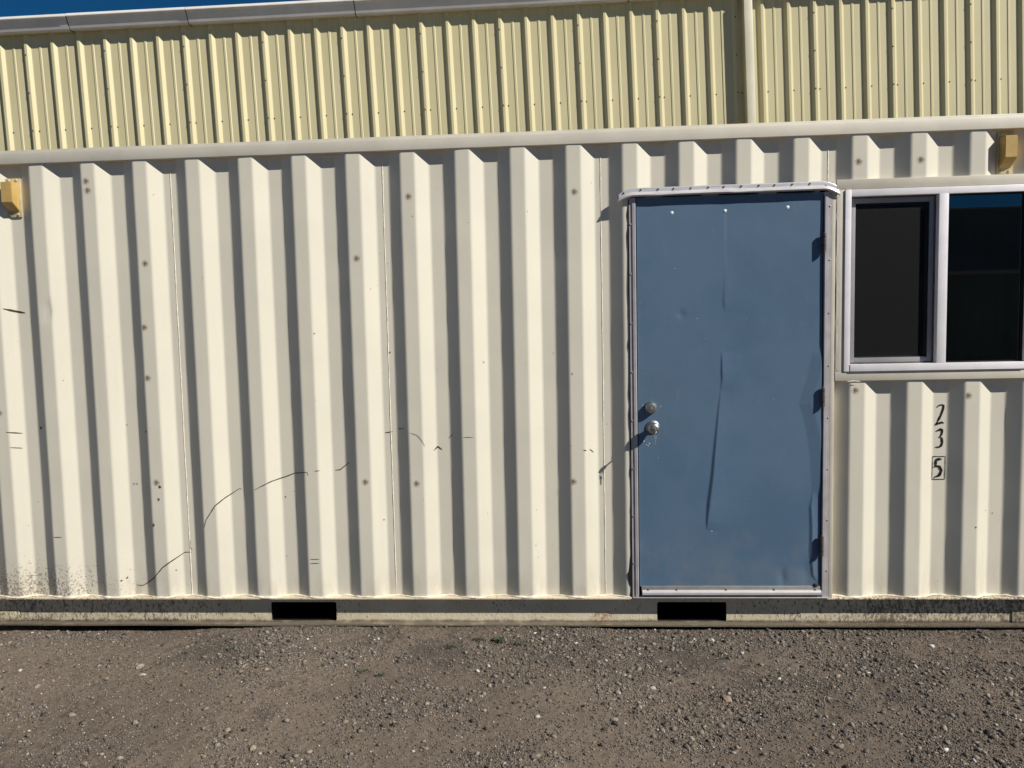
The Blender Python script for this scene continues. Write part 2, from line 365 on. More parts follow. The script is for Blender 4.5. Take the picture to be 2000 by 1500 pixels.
# stones one can pick out
def pebble(x, y, r, col, label, group=None, seed=0):
    g = float(ground_h(np.array([x]), np.array([y]))[0])
    rr = np.random.default_rng(seed); bm = bmesh.new(); bmesh.ops.create_icosphere(bm, subdivisions=2, radius=1)
    ph = rr.uniform(0, 6, 6); sx, sy, sz = rr.uniform(.9, 1.35), rr.uniform(.7, 1.), rr.uniform(.45, .7)
    for v in bm.verts:
        p = v.co; k = 1+.13*math.sin(2.3*p.x+ph[0])+.12*math.sin(3.1*p.y+ph[1])+.10*math.sin(3.7*p.z+2*p.x+ph[2])+rr.uniform(-.06, .06)
        v.co = Vector((p.x*k*sx*r, p.y*k*sy*r, p.z*k*sz*r))
    rot = Matrix.Rotation(rr.uniform(0, 6.28), 4, 'Z'); bmesh.ops.transform(bm, matrix=rot, verts=bm.verts)
    me = bm_mesh('pebble', bm); ca = me.color_attributes.new('Col', 'FLOAT_COLOR', 'POINT')
    for d in ca.data: d.color = (*col, 1)
    return tag(add('pebble', me, M['stone'], None, (x, y, g+r*.22)), label, 'pebble', group)
pebble(3.408, -.741, .019, (.33, .25, .18), 'large tan pebble lying alone on the dirt in front of the blue door', seed=1)
pebble(4.50, -.184, .014, (.62, .60, .56), 'bright white pebble on the dirt below the hand-painted numerals', seed=2)
pebble(.682, -.419, .018, (.30, .26, .21), 'larger of two pale grey pebbles lying one behind the other', seed=3)
pebble(.744, -.507, .012, (.42, .38, .33), 'smaller, paler of two grey pebbles lying one behind the other', seed=4)
GP = [(2.339, -.54), (2.763, -.535), (.644, -.879), (2.538, -.795), (2.276, -.684), (1.991, -.616), (.971, -.526), (2.509, -.443), (3.743, -1.088),
      (1.073, -1.248), (.954, -1.278), (.796, -.251), (3.111, -.625), (4.145, -.648), (1.293, -.625), (3.737, -.88), (2.924, -.915), (1.95, -1.012),
      (.31, -.62), (1.55, -1.18), (4.05, -1.16), (3.3, -1.22), (4.6, -.9), (4.25, -.33), (.98, -.98), (2.2, -1.15), (2.75, -1.2), (3.0, -.33), (1.6, -.36)]
for i, (x, y) in enumerate(GP):
    c = stone_cols(1, np.random.default_rng(100+i))[0]
    pebble(x, y, .009+.006*((i*37) % 11)/11, tuple(c*1.15), 'loose brown-grey pebble among the fine gravel', 'loose pebbles in the dirt yard', seed=20+i)

def weed(x, y, n, size, label, group=None, seed=0):
    g = float(ground_h(np.array([x]), np.array([y]))[0]); rr = random.Random(seed); V, F = [], []
    for i in range(n):
        a = rr.uniform(0, 6.283); ln = size*rr.uniform(.45, 1); w = ln*rr.uniform(.10, .22); lift = rr.uniform(.15, .9)
        bx, by = rr.gauss(0, size*.35), rr.gauss(0, size*.25); d = Vector((math.cos(a), math.sin(a), 0)); s = Vector((-d.y, d.x, 0)); b = len(V)
        for t, ww in ((0, .3), (.4, 1), (.75, .8), (1, .05)):
            c = Vector((bx, by, .001))+d*ln*t*(1-.4*lift)+Vector((0, 0, ln*lift*(t-.35*t*t)))
            V += [tuple(c+s*w*ww), tuple(c-s*w*ww)]
        F += [(b, b+1, b+3, b+2), (b+2, b+3, b+5, b+4), (b+4, b+5, b+7, b+6)]
    o = empty('weed', (x, y, g)); tag(o, label, 'weed', group)
    half = len(F)//2//3*3; add('leaf_cluster', mesh('leaf_cluster', V, F), M['leaf'], o)
    return o
weed(2.40, -.185, 80, .042, 'largest low dark green weed at the foot of the container rail', seed=1)
weed(2.50, -.225, 36, .03, 'small green weed beside the largest one', seed=2)
for i, (x, y, n, s) in enumerate([(2.17, -.24, 26, .032), (1.08, -.29, 22, .030), (1.79, -.52, 22, .030), (1.89, -.56, 20, .028), (2.97, -.60, 18, .026), (2.30, -.16, 24, .03)]):
    weed(x, y, n, s, 'tiny sparse green weed sprouting from the gravelly dirt', 'tiny weeds in the dirt yard', seed=10+i)

# ------------------------------------------------------------------ the shipping container
CX, CYC = 2.365, 1.219
XL, XR = CX-3.029, CX+3.029
ROOT = empty('shipping_container', (CX, CYC, 0))
tag(ROOT, 'cream corrugated shipping container office with blue door and sliding window', 'container')
OFF = (CX, CYC, -ZO)
def part(name, me_or_bm, mat, parent=None, smooth=None):
    me = bm_mesh(name, me_or_bm, OFF, smooth) if isinstance(me_or_bm, bmesh.types.BMesh) else me_or_bm
    return add(name, me, mat, parent or ROOT)
def box(name, a, b, mat, parent=None, bev=.0015, smooth=30):
    bm = bmesh.new(); bm_box(bm, a, b, bev); return part(name, bm, mat, parent, smooth if bev else None)
P, DEP = .278, .036
def surf0(x):
    t = np.mod(x, P)
    return np.where(t < .072, 0, np.where(t < .140, (t-.072)/.068*DEP, np.where(t < .210, DEP, (P-t)/.068*DEP)))
def surf(x, w=.013):
    x = np.asarray(x, float); return sum(surf0(x+w*(k/12-.5)) for k in range(13))/13
def corr_panel(x0, x1, z0, z1, seed=0):
    xs = [x0, x1]
    for k in range(math.floor(x0/P)-1, math.ceil(x1/P)+1):
        for b in (0, .072, .140, .210):
            for d in (-.0095, -.0068, -.0035, 0, .0035, .0068, .0095): xs.append(k*P+b+d)
        for b in (.036, .106, .175, .244): xs.append(k*P+b)
    xs = sorted(x for x in set(round(v, 5) for v in xs) if x0-1e-6 <= x <= x1+1e-6)
    nz = max(2, int((z1-z0)/.045)+1); zs = np.linspace(z0, z1, nz)
    Xg, Zg = np.meshgrid(np.array(xs), zs); Yg = surf(Xg)
    wav = .0022*vnoise(Xg, Zg, .30, 31)+.0016*vnoise(Xg, Zg*1.0, .11, 32)+.004*vnoise(Xg, Zg*.35, .5, 33)
    Yg = Yg + wav
    Yg = Yg + .011*np.exp(-((Xg-.055)/.020)**2-((Zg-1.545)/.022)**2)          # the knock on the left-hand ridge
    V = np.stack([Xg, Yg, Zg], -1).reshape(-1, 3).tolist(); n = len(xs)
    F = [(j*n+i, j*n+i+1, (j+1)*n+i+1, (j+1)*n+i) for j in range(nz-1) for i in range(n-1)]
    return mesh('corrugated_panel', V, F, OFF, 40)
def panel(*a, **k): return part('corrugated_panel', corr_panel(*a, **k), M['wall'])
ZT = 2.301                                      # underside of the top rail
E0, E1 = XL+.14, XR-.14
SEAMS = [-.378, .734, 1.846, 2.950, 4.064, 5.176]
G = .0012
panel(E0, SEAMS[0]-G, -.002, ZT+.01); panel(SEAMS[0]+G, SEAMS[1]-G, -.002, ZT+.01)
panel(SEAMS[1]+G, SEAMS[2]-G, -.002, ZT+.01); panel(SEAMS[2]+G, SEAMS[3]-G, -.002, ZT+.01)
panel(SEAMS[3]+G, 3.090, -.002, ZT+.01); panel(3.090, SEAMS[4]-G, 2.055, ZT+.01)
panel(SEAMS[4]+G, SEAMS[5]-G, 2.078, ZT+.01); panel(4.085, SEAMS[5]-G, -.002, 1.110)
panel(5.085, SEAMS[5]-G, 1.110, 2.078); panel(SEAMS[5]+G, E1, -.002, ZT+.01)
for i, x in enumerate(SEAMS):                  # weld beads over the seams
    spans = [(0, ZT)] if i not in (4, 5) else [(2.088, ZT)]
    if i == 5: spans = [(0, 1.1), (2.088, ZT)]
    for z0, z1 in spans:
        bm = bmesh.new(); n = int((z1-z0)/.03)+2; y = float(surf(x))
        zz = np.linspace(z0, z1, n); pts = [(x+.0018*float(vnoise(x*9, z, .2, 41)), y+.0005+(.0022*vnoise(x, z, .30, 31)+.0016*vnoise(x, z, .11, 32)+.004*vnoise(x, z*.35, .5, 33)), z) for z in zz]
        bm_tube(bm, pts, [.0026+.0012*float(vnoise(x, z, .05, 42)) for z in zz], 6); part('weld_bead', bm, M['caulk'], smooth=60)
# rails and posts
bm = bmesh.new(); bm_box(bm, (E0, -.006, 2.303), (E1, .055, 2.357), .0018); part('top_rail', bm, M['toprail'], smooth=30)
box('top_rail_lip', (E0, .020, 2.3572), (E1, .06, 2.368), M['toprail'])
for x in (XL, XR-.16):
    box('corner_post', (x, -.022, .02), (x+.16, .12, 2.30), M['steel'], bev=.008)
    for z0, z1 in ((-.170, .02), (2.30, 2.426)):
        c = box('corner_casting', (x-(.009 if x < 0 else .009), -.026, z0), (x+.169, .136, z1), M['steel'], bev=.012)
        box('lifting_hole_shade', (x+.05, -.0275, z0+.04), (x+.115, -.024, z1-.03), M['black'], c, bev=.001)  # thin black plate painted as the hole's shaded inside
rail = empty('bottom_rail', (0, 0, 0)); rail.parent = ROOT
box('top_flange', (E0, -.008, -.0085), (E1, .062, -.001), M['rail'], rail, bev=.0015)
bmf = bmesh.new()                               # slightly bent lower flange
nseg = 60
for i in range(nseg):
    pass
def strip(name, x0, x1, y0, y1, zf0, zf1, mat, parent, n=70):
    V, F = [], []
    for i in range(n+1):
        x = x0+(x1-x0)*i/n; a, b = zf0(x), zf1(x); V += [(x, y0, a), (x, y1, a), (x, y1, b), (x, y0, b)]
    for i in range(n):
        b = i*4
        for k in range(4): F.append((b+k, b+(k+1) % 4, b+4+(k+1) % 4, b+4+k))
    F += [(0, 3, 2, 1), (n*4, n*4+1, n*4+2, n*4+3)]
    return part(name, mesh(name, V, F, OFF), mat, parent)
wv = lambda x: .0022*float(vnoise(x, 0, .55, 44))+.0012*float(vnoise(x, 3, .15, 45))
strip('bottom_flange', E0, E1, .006, .058, lambda x: -.1575+wv(x), lambda x: -.1495+wv(x), M['rail'], rail)
PK = [(1.158, 1.515), (3.217, 3.574)]
def web_ring(x0, x1, p0, p1, z0, z1, q0, q1, r=.010):
    inner = []
    for cx, cz, a0 in ((p1-r, q1-r, 0), (p0+r, q1-r, 90), (p0+r, q0+r, 180), (p1-r, q0+r, 270)):
        for k in range(5):
            a = math.radians(a0+k*22.5); inner.append((cx+r*math.cos(a), cz+r*math.sin(a)))
    oc = [(x1, z1), (x0, z1), (x0, z0), (x1, z0)]; bm = bmesh.new()
    for y in (.05, .056):
        I = [bm.verts.new((a, y, b)) for a, b in inner]; O = [bm.verts.new((a, y, b)) for a, b in oc]
        for c in range(4):
            for k in range(4): bm.faces.new((O[c], I[c*5+k], I[c*5+k+1]))
            bm.faces.new((O[c], I[c*5+4], I[(c*5+5) % 20], O[(c+1) % 4]))
    return bm
WZ0, WZ1 = -.1493, -.0087
edges = [E0]
for p0, p1 in PK: edges += [p0-.05, p1+.05]
edges.append(E1)
for i in range(0, len(edges), 2): box('web_plate', (edges[i], .050, WZ0), (edges[i+1], .056, WZ1), M['rail'], rail, bev=0)
for p0, p1 in PK:
    part('web_plate', web_ring(p0-.05, p1+.05, p0, p1, WZ0, WZ1, -.1455, -.043), M['rail'], rail)
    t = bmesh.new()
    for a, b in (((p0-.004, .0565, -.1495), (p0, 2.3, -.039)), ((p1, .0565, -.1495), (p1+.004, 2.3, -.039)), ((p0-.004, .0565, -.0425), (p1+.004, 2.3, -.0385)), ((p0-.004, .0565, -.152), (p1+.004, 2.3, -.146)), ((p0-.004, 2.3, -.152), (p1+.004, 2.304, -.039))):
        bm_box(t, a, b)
    part('forklift_pocket', t, M['black'], rail)  # lining coloured black, standing in for the tunnel's deep shade
box('end_gusset', (E0, .044, -.149), (-.255, .0498, -.095), M['rail'], rail); box('end_gusset', (5.003, .044, -.149), (E1, .0498, -.04), M['rail'], rail)
def caulk(x0, x1, seed):
    bm = bmesh.new(); n = int((x1-x0)/.012); xx = np.linspace(x0, x1, n); yy = surf(xx, .07)-.005+.004*vnoise(xx, xx*0, .03, seed)
    bm_tube(bm, [(float(x), float(y), .0015+.003*float(vnoise(x, 5, .05, seed+1))) for x, y in zip(xx, yy)], [max(.0016, .0052+.008*float(vnoise(x, 9, .028, seed+2))) for x in xx], 7)
    part('caulk_bead', bm, M['caulk'], rail, smooth=70)
caulk(E0+.05, 3.075, 50); caulk(4.10, E1-.05, 55)
# other sides, roof, floor, inside
box('roof', (XL+.02, .03, 2.362), (XR-.02, 2.42, 2.38), M['toprail'])
box('floor', (XL+.06, .062, -.03), (XR-.06, 2.40, -.002), M['floor'])
V, F = [], []
k = 0
def back_profile():
    pts = []
    x = E0
    while x < E1: pts.append(x); x += .0115
    return pts
pb = back_profile()
for x in pb:
    y = 2.438-float(surf0(x)); V += [(x, y, 0), (x, y, 2.31)]
for i in range(len(pb)-1): F.append((2*i, 2*i+1, 2*i+3, 2*i+2))
part('back_wall', mesh('back_wall', V, F, OFF), M['wall'])
for x in (XL+.03, XR-.05): box('end_wall', (x, .12, 0), (x+.02, 2.40, 2.36), M['wall'])
box('bottom_rail', (E0, 2.39, -.155), (E1, 2.438, 0), M['rail']); box('top_rail', (E0, 2.39, 2.311), (E1, 2.438, 2.36), M['toprail'])
for x in (XL, XR-.16):
    box('corner_post', (x, 2.32, -.17), (x+.16, 2.438, 2.42), M['steel'], bev=.008)
box('interior_lining', (E0+.02, 2.34, .0), (E1-.02, 2.36, 2.33), M['lining']); box('interior_ceiling', (E0+.02, .075, 2.335), (E1-.02, 2.33, 2.345), M['lining'])
for a, b in (((E0+.02, .078, 0), (3.06, .086, 2.33)), ((3.06, .078, 2.06), (4.11, .086, 2.33)), ((4.11, .078, 2.04), (5.06, .086, 2.33)), ((4.11, .078, 0), (5.06, .086, 1.14)), ((5.06, .078, 0), (E1-.02, .086, 2.33))):
    box('interior_lining', a, b, M['lining'])

# bolts with their rust halos, paint chips and scratches
def wavy(x, z): return float(.0022*vnoise(x, z, .30, 31)+.0016*vnoise(x, z, .11, 32)+.004*vnoise(x, z*.35, .5, 33))
b = bmesh.new(); bm_lathe(b, (0, 0, 0), (0, -1, 0), [(-.002, .0082), (.0005, .0082), (.0014, .0066), (.0016, .003)], 10); BOLT = bm_mesh('bolt', b, smooth=40)
b = bmesh.new(); bmesh.ops.create_circle(b, cap_ends=True, radius=.026, segments=20, matrix=Matrix.Rotation(math.radians(90), 4, 'X')); HALO = bm_mesh('rust_stain', b)
for x, z in [(.305, 2.208), (.311, 2.161), (.595, 1.778), (.572, 1.448), (.574, 1.183), (.59, .628), (1.708, 1.775), (1.984, 2.077), (1.711, .62), (1.980, .609), (2.792, .612), (2.819, 2.074), (4.200, 2.175), (4.493, 2.174), (4.197, 1.058), (4.742, 1.023), (-.250, 1.011)]:
    y = float(surf(x))+wavy(x, z); rel = (x-OFF[0], y-OFF[1], z-OFF[2])
    o = add('bolt', BOLT, M['bolt'], ROOT, rel)
    add('rust_stain', HALO, M['stain'], ROOT, (rel[0], rel[1]-.0016, rel[2]-.004))
def ribbon(name, pts, w, mat, parent=None, y=None, lift=.0016, closed=False, step=.008, taper=True):
    P2 = [];
    if closed: pts = pts+[pts[0]]
    for (a, b), (c, d) in zip(pts, pts[1:]):
        n = max(1, int(math.hypot(c-a, d-b)/step))
        for i in range(n): P2.append((a+(c-a)*i/n, b+(d-b)*i/n))
    P2.append(pts[-1]); V, F = [], []; n = len(P2)
    for i, (x, z) in enumerate(P2):
        q = P2[min(i+1, n-1)]; p = P2[max(i-1, 0)]
        dx, dz = q[0]-p[0], q[1]-p[1]; L = math.hypot(dx, dz) or 1; nx_, nz_ = -dz/L, dx/L
        ww = w*(1+.5*float(vnoise(x*3, z*3, .03, 71)))/2*(min(1, .35+2.5*min(i, n-1-i)/n) if taper else 1)
        for s in (1, -1):
            xx, zz = x+s*nx_*ww, z+s*nz_*ww
            yy = (float(surf(xx))+wavy(xx, zz) if y is None else y+wavy(xx, zz))-lift
            V.append((xx, yy, zz))
    for i in range(n-1): F.append((2*i, 2*i+1, 2*i+3, 2*i+2))
    return part(name, mesh(name, V, F, OFF), mat, parent)
SCR = [([(.836, .381), (.849, .422), (.9, .496), (.948, .535), (1.022, .581), (1.033, .578)], .0034),
 ([(1.117, .579), (1.154, .598), (1.206, .622), (1.28, .644), (1.322, .66), (1.404, .672), (1.408, .655)], .0032), ([(1.445, .677), (1.471, .678)], .002),
 ([(1.543, .674), (1.57, .677), (1.625, .719)], .003),
 ([(.426, .058), (.463, .055), (.487, .069), (.545, .108), (.597, .165), (.636, .192), (.707, .238), (.743, .238)], .0036), ([(.738, .302), (.734, .266), (.75, .249)], .0024),
 ([(-.195, 1.559), (-.147, 1.545), (-.095, 1.535)], .0065), ([(-.219, .904), (-.15, .893)], .0034), ([(-.206, .821), (-.154, .813)], .003),
 ([(1.814, .869), (1.855, .874)], .0026), ([(1.883, .89), (1.922, .889)], .0022), ([(1.951, .872), (1.99, .858), (2.016, .826), (2.028, .798)], .0016),
 ([(2.071, .773), (2.09, .793), (2.113, .776)], .0042), ([(2.147, .835), (2.17, .857)], .0026), ([(2.229, .844), (2.282, .844)], .0016), ([(2.773, .792), (2.788, .792)], .0024),
 ([(2.845, .771), (2.861, .767)], .003), ([(2.877, .773), (2.898, .755)], .003), ([(1.4, .207), (1.453, .207)], .0016), ([(0, .333), (.051, .332)], .0018), ([(1.40, .185), (1.45, .186)], .0018)]
for pts, w in SCR: ribbon('scratch', pts, w*1.45, M['scratch'])
V, F = [], []
rr = random.Random(4)
chips = [(.362, .091, .006), (.387, .103, .0055), (.662, .145, .004), (1.47, 1.394, .004), (2.342, 1.229, .004), (1.855, 1.288, .005), (2.794, 1.162, .004), (-.048, .92, .007), (-.037, .922, .006), (.543, .895, .006), (.425, .929, .004), (.445, .611, .004), (.462, .611, .004), (1.27, .534, .004), (1.794, .409, .004), (4.851, .436, .003), (4.888, .421, .003), (4.791, .358, .004), (.598, .534, .008), (.562, .396, .008), (.605, .60, .010)]
chips += [(rr.uniform(-.3, 3.0), rr.uniform(.02, 2.2)**1.0, rr.uniform(.0012, .0026)) for i in range(70)]
for x, z, r in chips:
    b0 = len(V); m = 7
    for k in range(m):
        a = k*6.283/m; q = r*rr.uniform(.5, 1.1); xx, zz = x+q*math.cos(a), z+q*1.2*math.sin(a)
        V.append((xx, float(surf(xx))+wavy(xx, zz)-.0014, zz))
    F.append(tuple(range(b0+m-1, b0-1, -1)))
tag(part('paint_chips', mesh('paint_chips', V, F, OFF), M['speck']), kind='stuff')

# hand-painted numerals 2 3 5
def zn(p): return (4.589+(1760+.13333*p[0]-1818)*.00245, .710-(760+.13333*p[1]-892)*.002614)
NUM = {'numeral_two': [[(490, 275), (520, 247), (565, 238), (592, 252), (585, 300), (552, 390), (503, 485), (466, 532)], [(466, 530), (520, 505), (570, 492), (602, 505)]],
       'numeral_three': [[(485, 620), (520, 603), (548, 592), (578, 604), (572, 655), (552, 695), (526, 706)], [(540, 700), (572, 720), (582, 785), (560, 838), (520, 850), (478, 846)]],
       'numeral_five': [[(578, 1024), (485, 1026)], [(490, 1030), (490, 1122)], [(462, 1138), (500, 1122), (545, 1130), (578, 1188), (545, 1262), (500, 1272), (465, 1296)]]}
WID = {'numeral_two': .0098, 'numeral_three': .0100, 'numeral_five': .0112}
lay = 0
for nm, strokes in NUM.items():
    e = empty(nm, (0, 0, 0)); e.parent = ROOT
    for st in strokes:
        lay += 1
        ribbon('brush_stroke', [zn(p) for p in st], WID[nm], M['ink'], e, lift=.0016+.00018*lay, step=.004)
ribbon('numeral_frame', [zn(p) for p in [(440, 985), (630, 985), (626, 1318), (435, 1318)]], .0030, M['ink'], None, lift=.0018, closed=True, step=.01, taper=False)

# vent covers
def vent(x0, x1, z0, z1):
    e = empty('vent_cover', (0, 0, 0)); e.parent = ROOT; y = .034
    box('base_plate', (x0, y-.006, z0), (x1, y, z1), M['ventplate'], e, bev=.0015)
    a, b = x0+.009, x1-.009; zt, zb = z1-.022, z0+.028
    bm = bmesh.new(); bm_prism(bm, [(y-.0055, zt), (-.026, zt-.004), (-.026, zb+.040), (y-.0055, zb)], 'x', a, b)
    bmesh.ops.bevel(bm, geom=list(bm.edges), offset=.0022, segments=2, affect='EDGES'); part('hood', bm, M['vent'], e, smooth=30)
    for x in (x0+.018, x1-.018):
        for z in (z0+.012, z1-.010):
            bm = bmesh.new(); bm_lathe(bm, (x, y-.0065, z), (0, -1, 0), [(-.002, .007), (.002, .0065), (.0045, .004)], 10); part('rivet', bm, M['ventplate'], e, smooth=40)
vent(-.150, -.072, 2.036, 2.236); vent(4.862, 4.938, 2.094, 2.292)

# steel frame round the openings
box('opening_post', (4.071, -.006, .0), (4.0915, .06, 2.0795), M['steel'], bev=.003)
box('opening_post', (4.0920, -.0075, 1.1485), (4.1325, .06, 2.0385), M['steel'], bev=.002)
box('window_header', (4.0920, -.0085, 2.0390), (5.086, .06, 2.0860), M['steel'], bev=.003)
box('window_apron', (4.0920, -.0085, 1.1020), (5.086, .06, 1.1480), M['steel'], bev=.003)
box('opening_post', (5.040, -.0075, 1.1485), (5.086, .06, 2.0385), M['steel'], bev=.002)
for z0, z1 in ((1.165, 1.215), (1.235, 1.38), (1.41, 1.62), (1.65, 1.69), (1.72, 1.90), (1.93, 1.98)):
    ribbon('weld_line', [(4.1005, z0), (4.1005, z1)], .003, M['caulk'], None, y=-.0078, lift=.0014+.002, step=.03)
ribbon('weld_line', [(4.15, 1.0995), (4.18, 1.103), (4.215, 1.0995)], .006, M['caulk'], None, y=-.0088, lift=.0018+.002)

# ---- window
win = empty('window', (0, 0, 0)); win.parent = ROOT
W0, W1, H0, H1 = 4.1335, 5.0385, 1.1490, 2.0365
yf, yb = -.014, .062
fr = empty('frame', (0, 0, 0)); fr.parent = win
box('jamb', (W0, yf, H0), (W0+.029, yb, H1), M['winframe'], fr, bev=.002); box('jamb', (W1-.045, yf, H0), (W1, yb, H1), M['winframe'], fr, bev=.002)
box('head', (W0+.0292, yf+.001, H1-.033), (W1-.0452, yb, H1), M['winframe'], fr, bev=.002); box('sill', (W0+.0292, yf-.003, H0), (W1-.0452, yb, H0+.035), M['winframe'], fr, bev=.002)
box('mullion', (4.5755, yf-.002, H0+.0352), (4.6215, yb, H1-.0332), M['winframe'], fr, bev=.004)
gx0, gx1, gz0, gz1 = 4.6218, W1-.0455, H0+.0354, H1-.0334
def rim(name, x0, x1, z0, z1, t, y0, y1, mat, parent, tr=None):
    e = empty(name, (0, 0, 0)); e.parent = parent; tr = tr or t
    box('stile', (x0, y0, z0), (x0+t, y1, z1), mat, e, bev=.001); box('stile', (x1-tr, y0, z0), (x1, y1, z1), mat, e, bev=.001)
    box('rail', (x0+t+.0002, y0+.0004, z1-t), (x1-tr-.0002, y1, z1), mat, e, bev=.001); box('rail', (x0+t+.0002, y0+.0004, z0), (x1-tr-.0002, y1, z0+t), mat, e, bev=.001)
def flat_rim(name, x0, x1, z0, z1, t, y0, y1, mat, parent, tr=None):
    tr = tr or t; bm = bmesh.new()
    for a, b in (((x0, y0, z0), (x0+t, y1, z1)), ((x1-tr, y0, z0), (x1, y1, z1)), ((x0+t+.0002, y0+.0004, z1-t), (x1-tr-.0002, y1, z1)), ((x0+t+.0002, y0+.0004, z0), (x1-tr-.0002, y1, z0+t))): bm_box(bm, a, b, .001)
    return part(name, bm, mat, parent, 30)
flat_rim('gasket', gx0, gx1, gz0, gz1, .006, .004, .03, M['black'], win)
box('pane', (gx0+.0062, .016, gz0+.0062), (gx1-.0062, .020, gz1-.0062), M['glass'], win, bev=0)
sx0, sx1, sz0, sz1 = W0+.0296, 4.5750, H0+.0354, H1-.0336
flat_rim('track', sx0, sx1, sz0, sz1, .006, .014, .060, M['hinge'], win)
scr = flat_rim('screen_frame', sx0+.0064, sx1-.0064, sz0+.0064, sz1-.0064, .024, .018, .028, M['scrframe'], win, .022)
box('insect_screen', (sx0+.0302, .023, sz0+.0302), (sx1-.0282, .0236, sz1-.0302), M['screen'], scr, bev=0)
flat_rim('sash', sx0+.0066, sx1-.0066, sz0+.0066, sz1-.0066, .03, .034, .052, M['scrframe'], win)
box('pane', (sx0+.036, .042, sz0+.036), (sx1-.036, .046, sz1-.036), M['glass'], win, bev=0)

# ---- door
door = empty('door', (0, 0, 0)); door.parent = ROOT
DX0, DX1, DZ0, DZ1, DY = 3.1235, 4.0305, .046, 2.030, .001
def seg_dist(px, pz, poly):
    best = np.full(px.shape, 9.); side = np.zeros(px.shape); along = np.zeros(px.shape); Ltot = sum(math.dist(a, b) for a, b in zip(poly, poly[1:])); acc = 0
    for a, b in zip(poly, poly[1:]):
        dx, dz = b[0]-a[0], b[1]-a[1]; L2 = dx*dx+dz*dz; t = np.clip(((px-a[0])*dx+(pz-a[1])*dz)/L2, 0, 1)
        d = np.hypot(px-a[0]-t*dx, pz-a[1]-t*dz); m = d < best; best = np.where(m, d, best)
        side = np.where(m, px-(a[0]+t*dx), side); along = np.where(m, (acc+t*math.sqrt(L2))/Ltot, along); acc += math.sqrt(L2)
    return best, side, along
def door_relief(x, z):
    d = np.zeros(x.shape)
    def fold(poly, h, wl, wr, prof):           # outward ridge: steep on its left, easy on its right
        nonlocal d
        b, s, al = seg_dist(x, z, poly); a = prof(al)
        d = d - h*a*np.where(s < 0, np.clip(1+s/np.maximum(wl*np.maximum(a, .35), 1e-4), 0, 1), np.clip(1-s/wr, 0, 1)**2)*(np.abs(b) <= np.abs(s)*1.35+.004)
    fold([(3.5420, 1.262), (3.544, 1.123), (3.526, .969), (3.513, .814), (3.498, .631), (3.482, .5), (3.472, .421), (3.464, .35)], .0080, .0165, .20, lambda t: np.interp(t, [0, .05, .12, .22, .3, .6, .85, .95, 1], [0, .4, .55, .12, .35, .8, 1., .6, 0]))
    fold([(3.557, 1.66), (3.555, 1.46)], .0024, .012, .12, lambda t: np.interp(t, [0, .5, .8, 1], [0, .5, 1, 0]))
    fold([(3.995, .56), (3.985, .47), (3.991, .365), (3.990, .207), (3.998, .115), (4.02, .075)], .0060, .016, .045, lambda t: np.interp(t, [0, .2, .6, .9, 1], [0, .8, 1, .7, 0]))
    # buckled hinge edge, bent outward beyond a kinked line
    zz = [.50, .549, .705, .834, .924, .989, 1.065, 1.167, 1.243, 1.30]; xx = [4.03, 3.985, 3.978, 3.962, 3.942, 3.921, 3.941, 3.970, 3.984, 4.03]
    edge = np.interp(z, zz, xx, left=4.04, right=4.04); d = d - np.clip(x-edge, 0, .06)*.11*sst(.48, .6, z)*sst(1.32, 1.2, z)
    d = d + .004*np.exp(-((x-3.845)/.020)**2-((z-.105)/.045)**2) + .003*np.exp(-((x-3.96)/.03)**2-((z-.13)/.05)**2)
    d = d + .0022*vnoise(x, z, .32, 81) + .0012*vnoise(x, z, .12, 82)
    d = d + .0025*np.exp(-((x-3.34)/.02)**2-((z-1.45)/.02)**2)
    return d
nxd, nzd = 230, 400
Xg, Zg = np.meshgrid(np.linspace(DX0, DX1, nxd), np.linspace(DZ0+.012, DZ1, nzd)); Yg = DY+door_relief(Xg, Zg)
V = np.stack([Xg, Yg, Zg], -1).reshape(-1, 3).tolist()
F = [(j*nxd+i, j*nxd+i+1, (j+1)*nxd+i+1, (j+1)*nxd+i) for j in range(nzd-1) for i in range(nxd-1)]
per = [i for i in range(nxd)]+[j*nxd+nxd-1 for j in range(1, nzd)]+[(nzd-1)*nxd+i for i in range(nxd-2, -1, -1)]+[j*nxd for j in range(nzd-2, 0, -1)]
bi = len(V); V += [(V[i][0], .038, V[i][2]) for i in per]; m_ = len(per)
F += [(per[i], bi+i, bi+(i+1) % m_, per[(i+1) % m_]) for i in range(m_)]; F.append(tuple(range(bi+m_-1, bi-1, -1)))
part('slab', mesh('slab', V, F, OFF, 50), M['door'], door)
box('gap_shade_sheet', (3.119, .040, .0), (4.036, .044, 2.05), M['black'], door, bev=0)  # black sheet behind the slab: the gap's shade put in as colour
for x, z in ((3.298, 1.952), (3.558, 1.954), (3.861, 1.962)):
    bm = bmesh.new(); bm_lathe(bm, (x, DY+.001, z), (0, -1, 0), [(-.003, .0095), (.002, .0088), (.0038, .005)], 7); part('screw', bm, M['white'], door, 40)
for x, z, r in ((3.152, .812, .004), (3.178, .800, .0045), (3.172, .788, .003), (3.163, .794, .003), (3.146, .996, .0035), (3.236, .989, .003), (3.49, .345, .004)):
    rr2 = random.Random(int(x*1000)); y = DY+float(door_relief(np.array([x]), np.array([z]))[0])-.0012
    V = [(x+r*rr2.uniform(.4, 1.2)*math.cos(k*1.05), y, z+r*rr2.uniform(.4, 1.2)*math.sin(k*1.05)) for k in range(6)]
    part('paint_nick', mesh('paint_nick', V, [(5, 4, 3, 2, 1, 0)], OFF), M['white'], door)
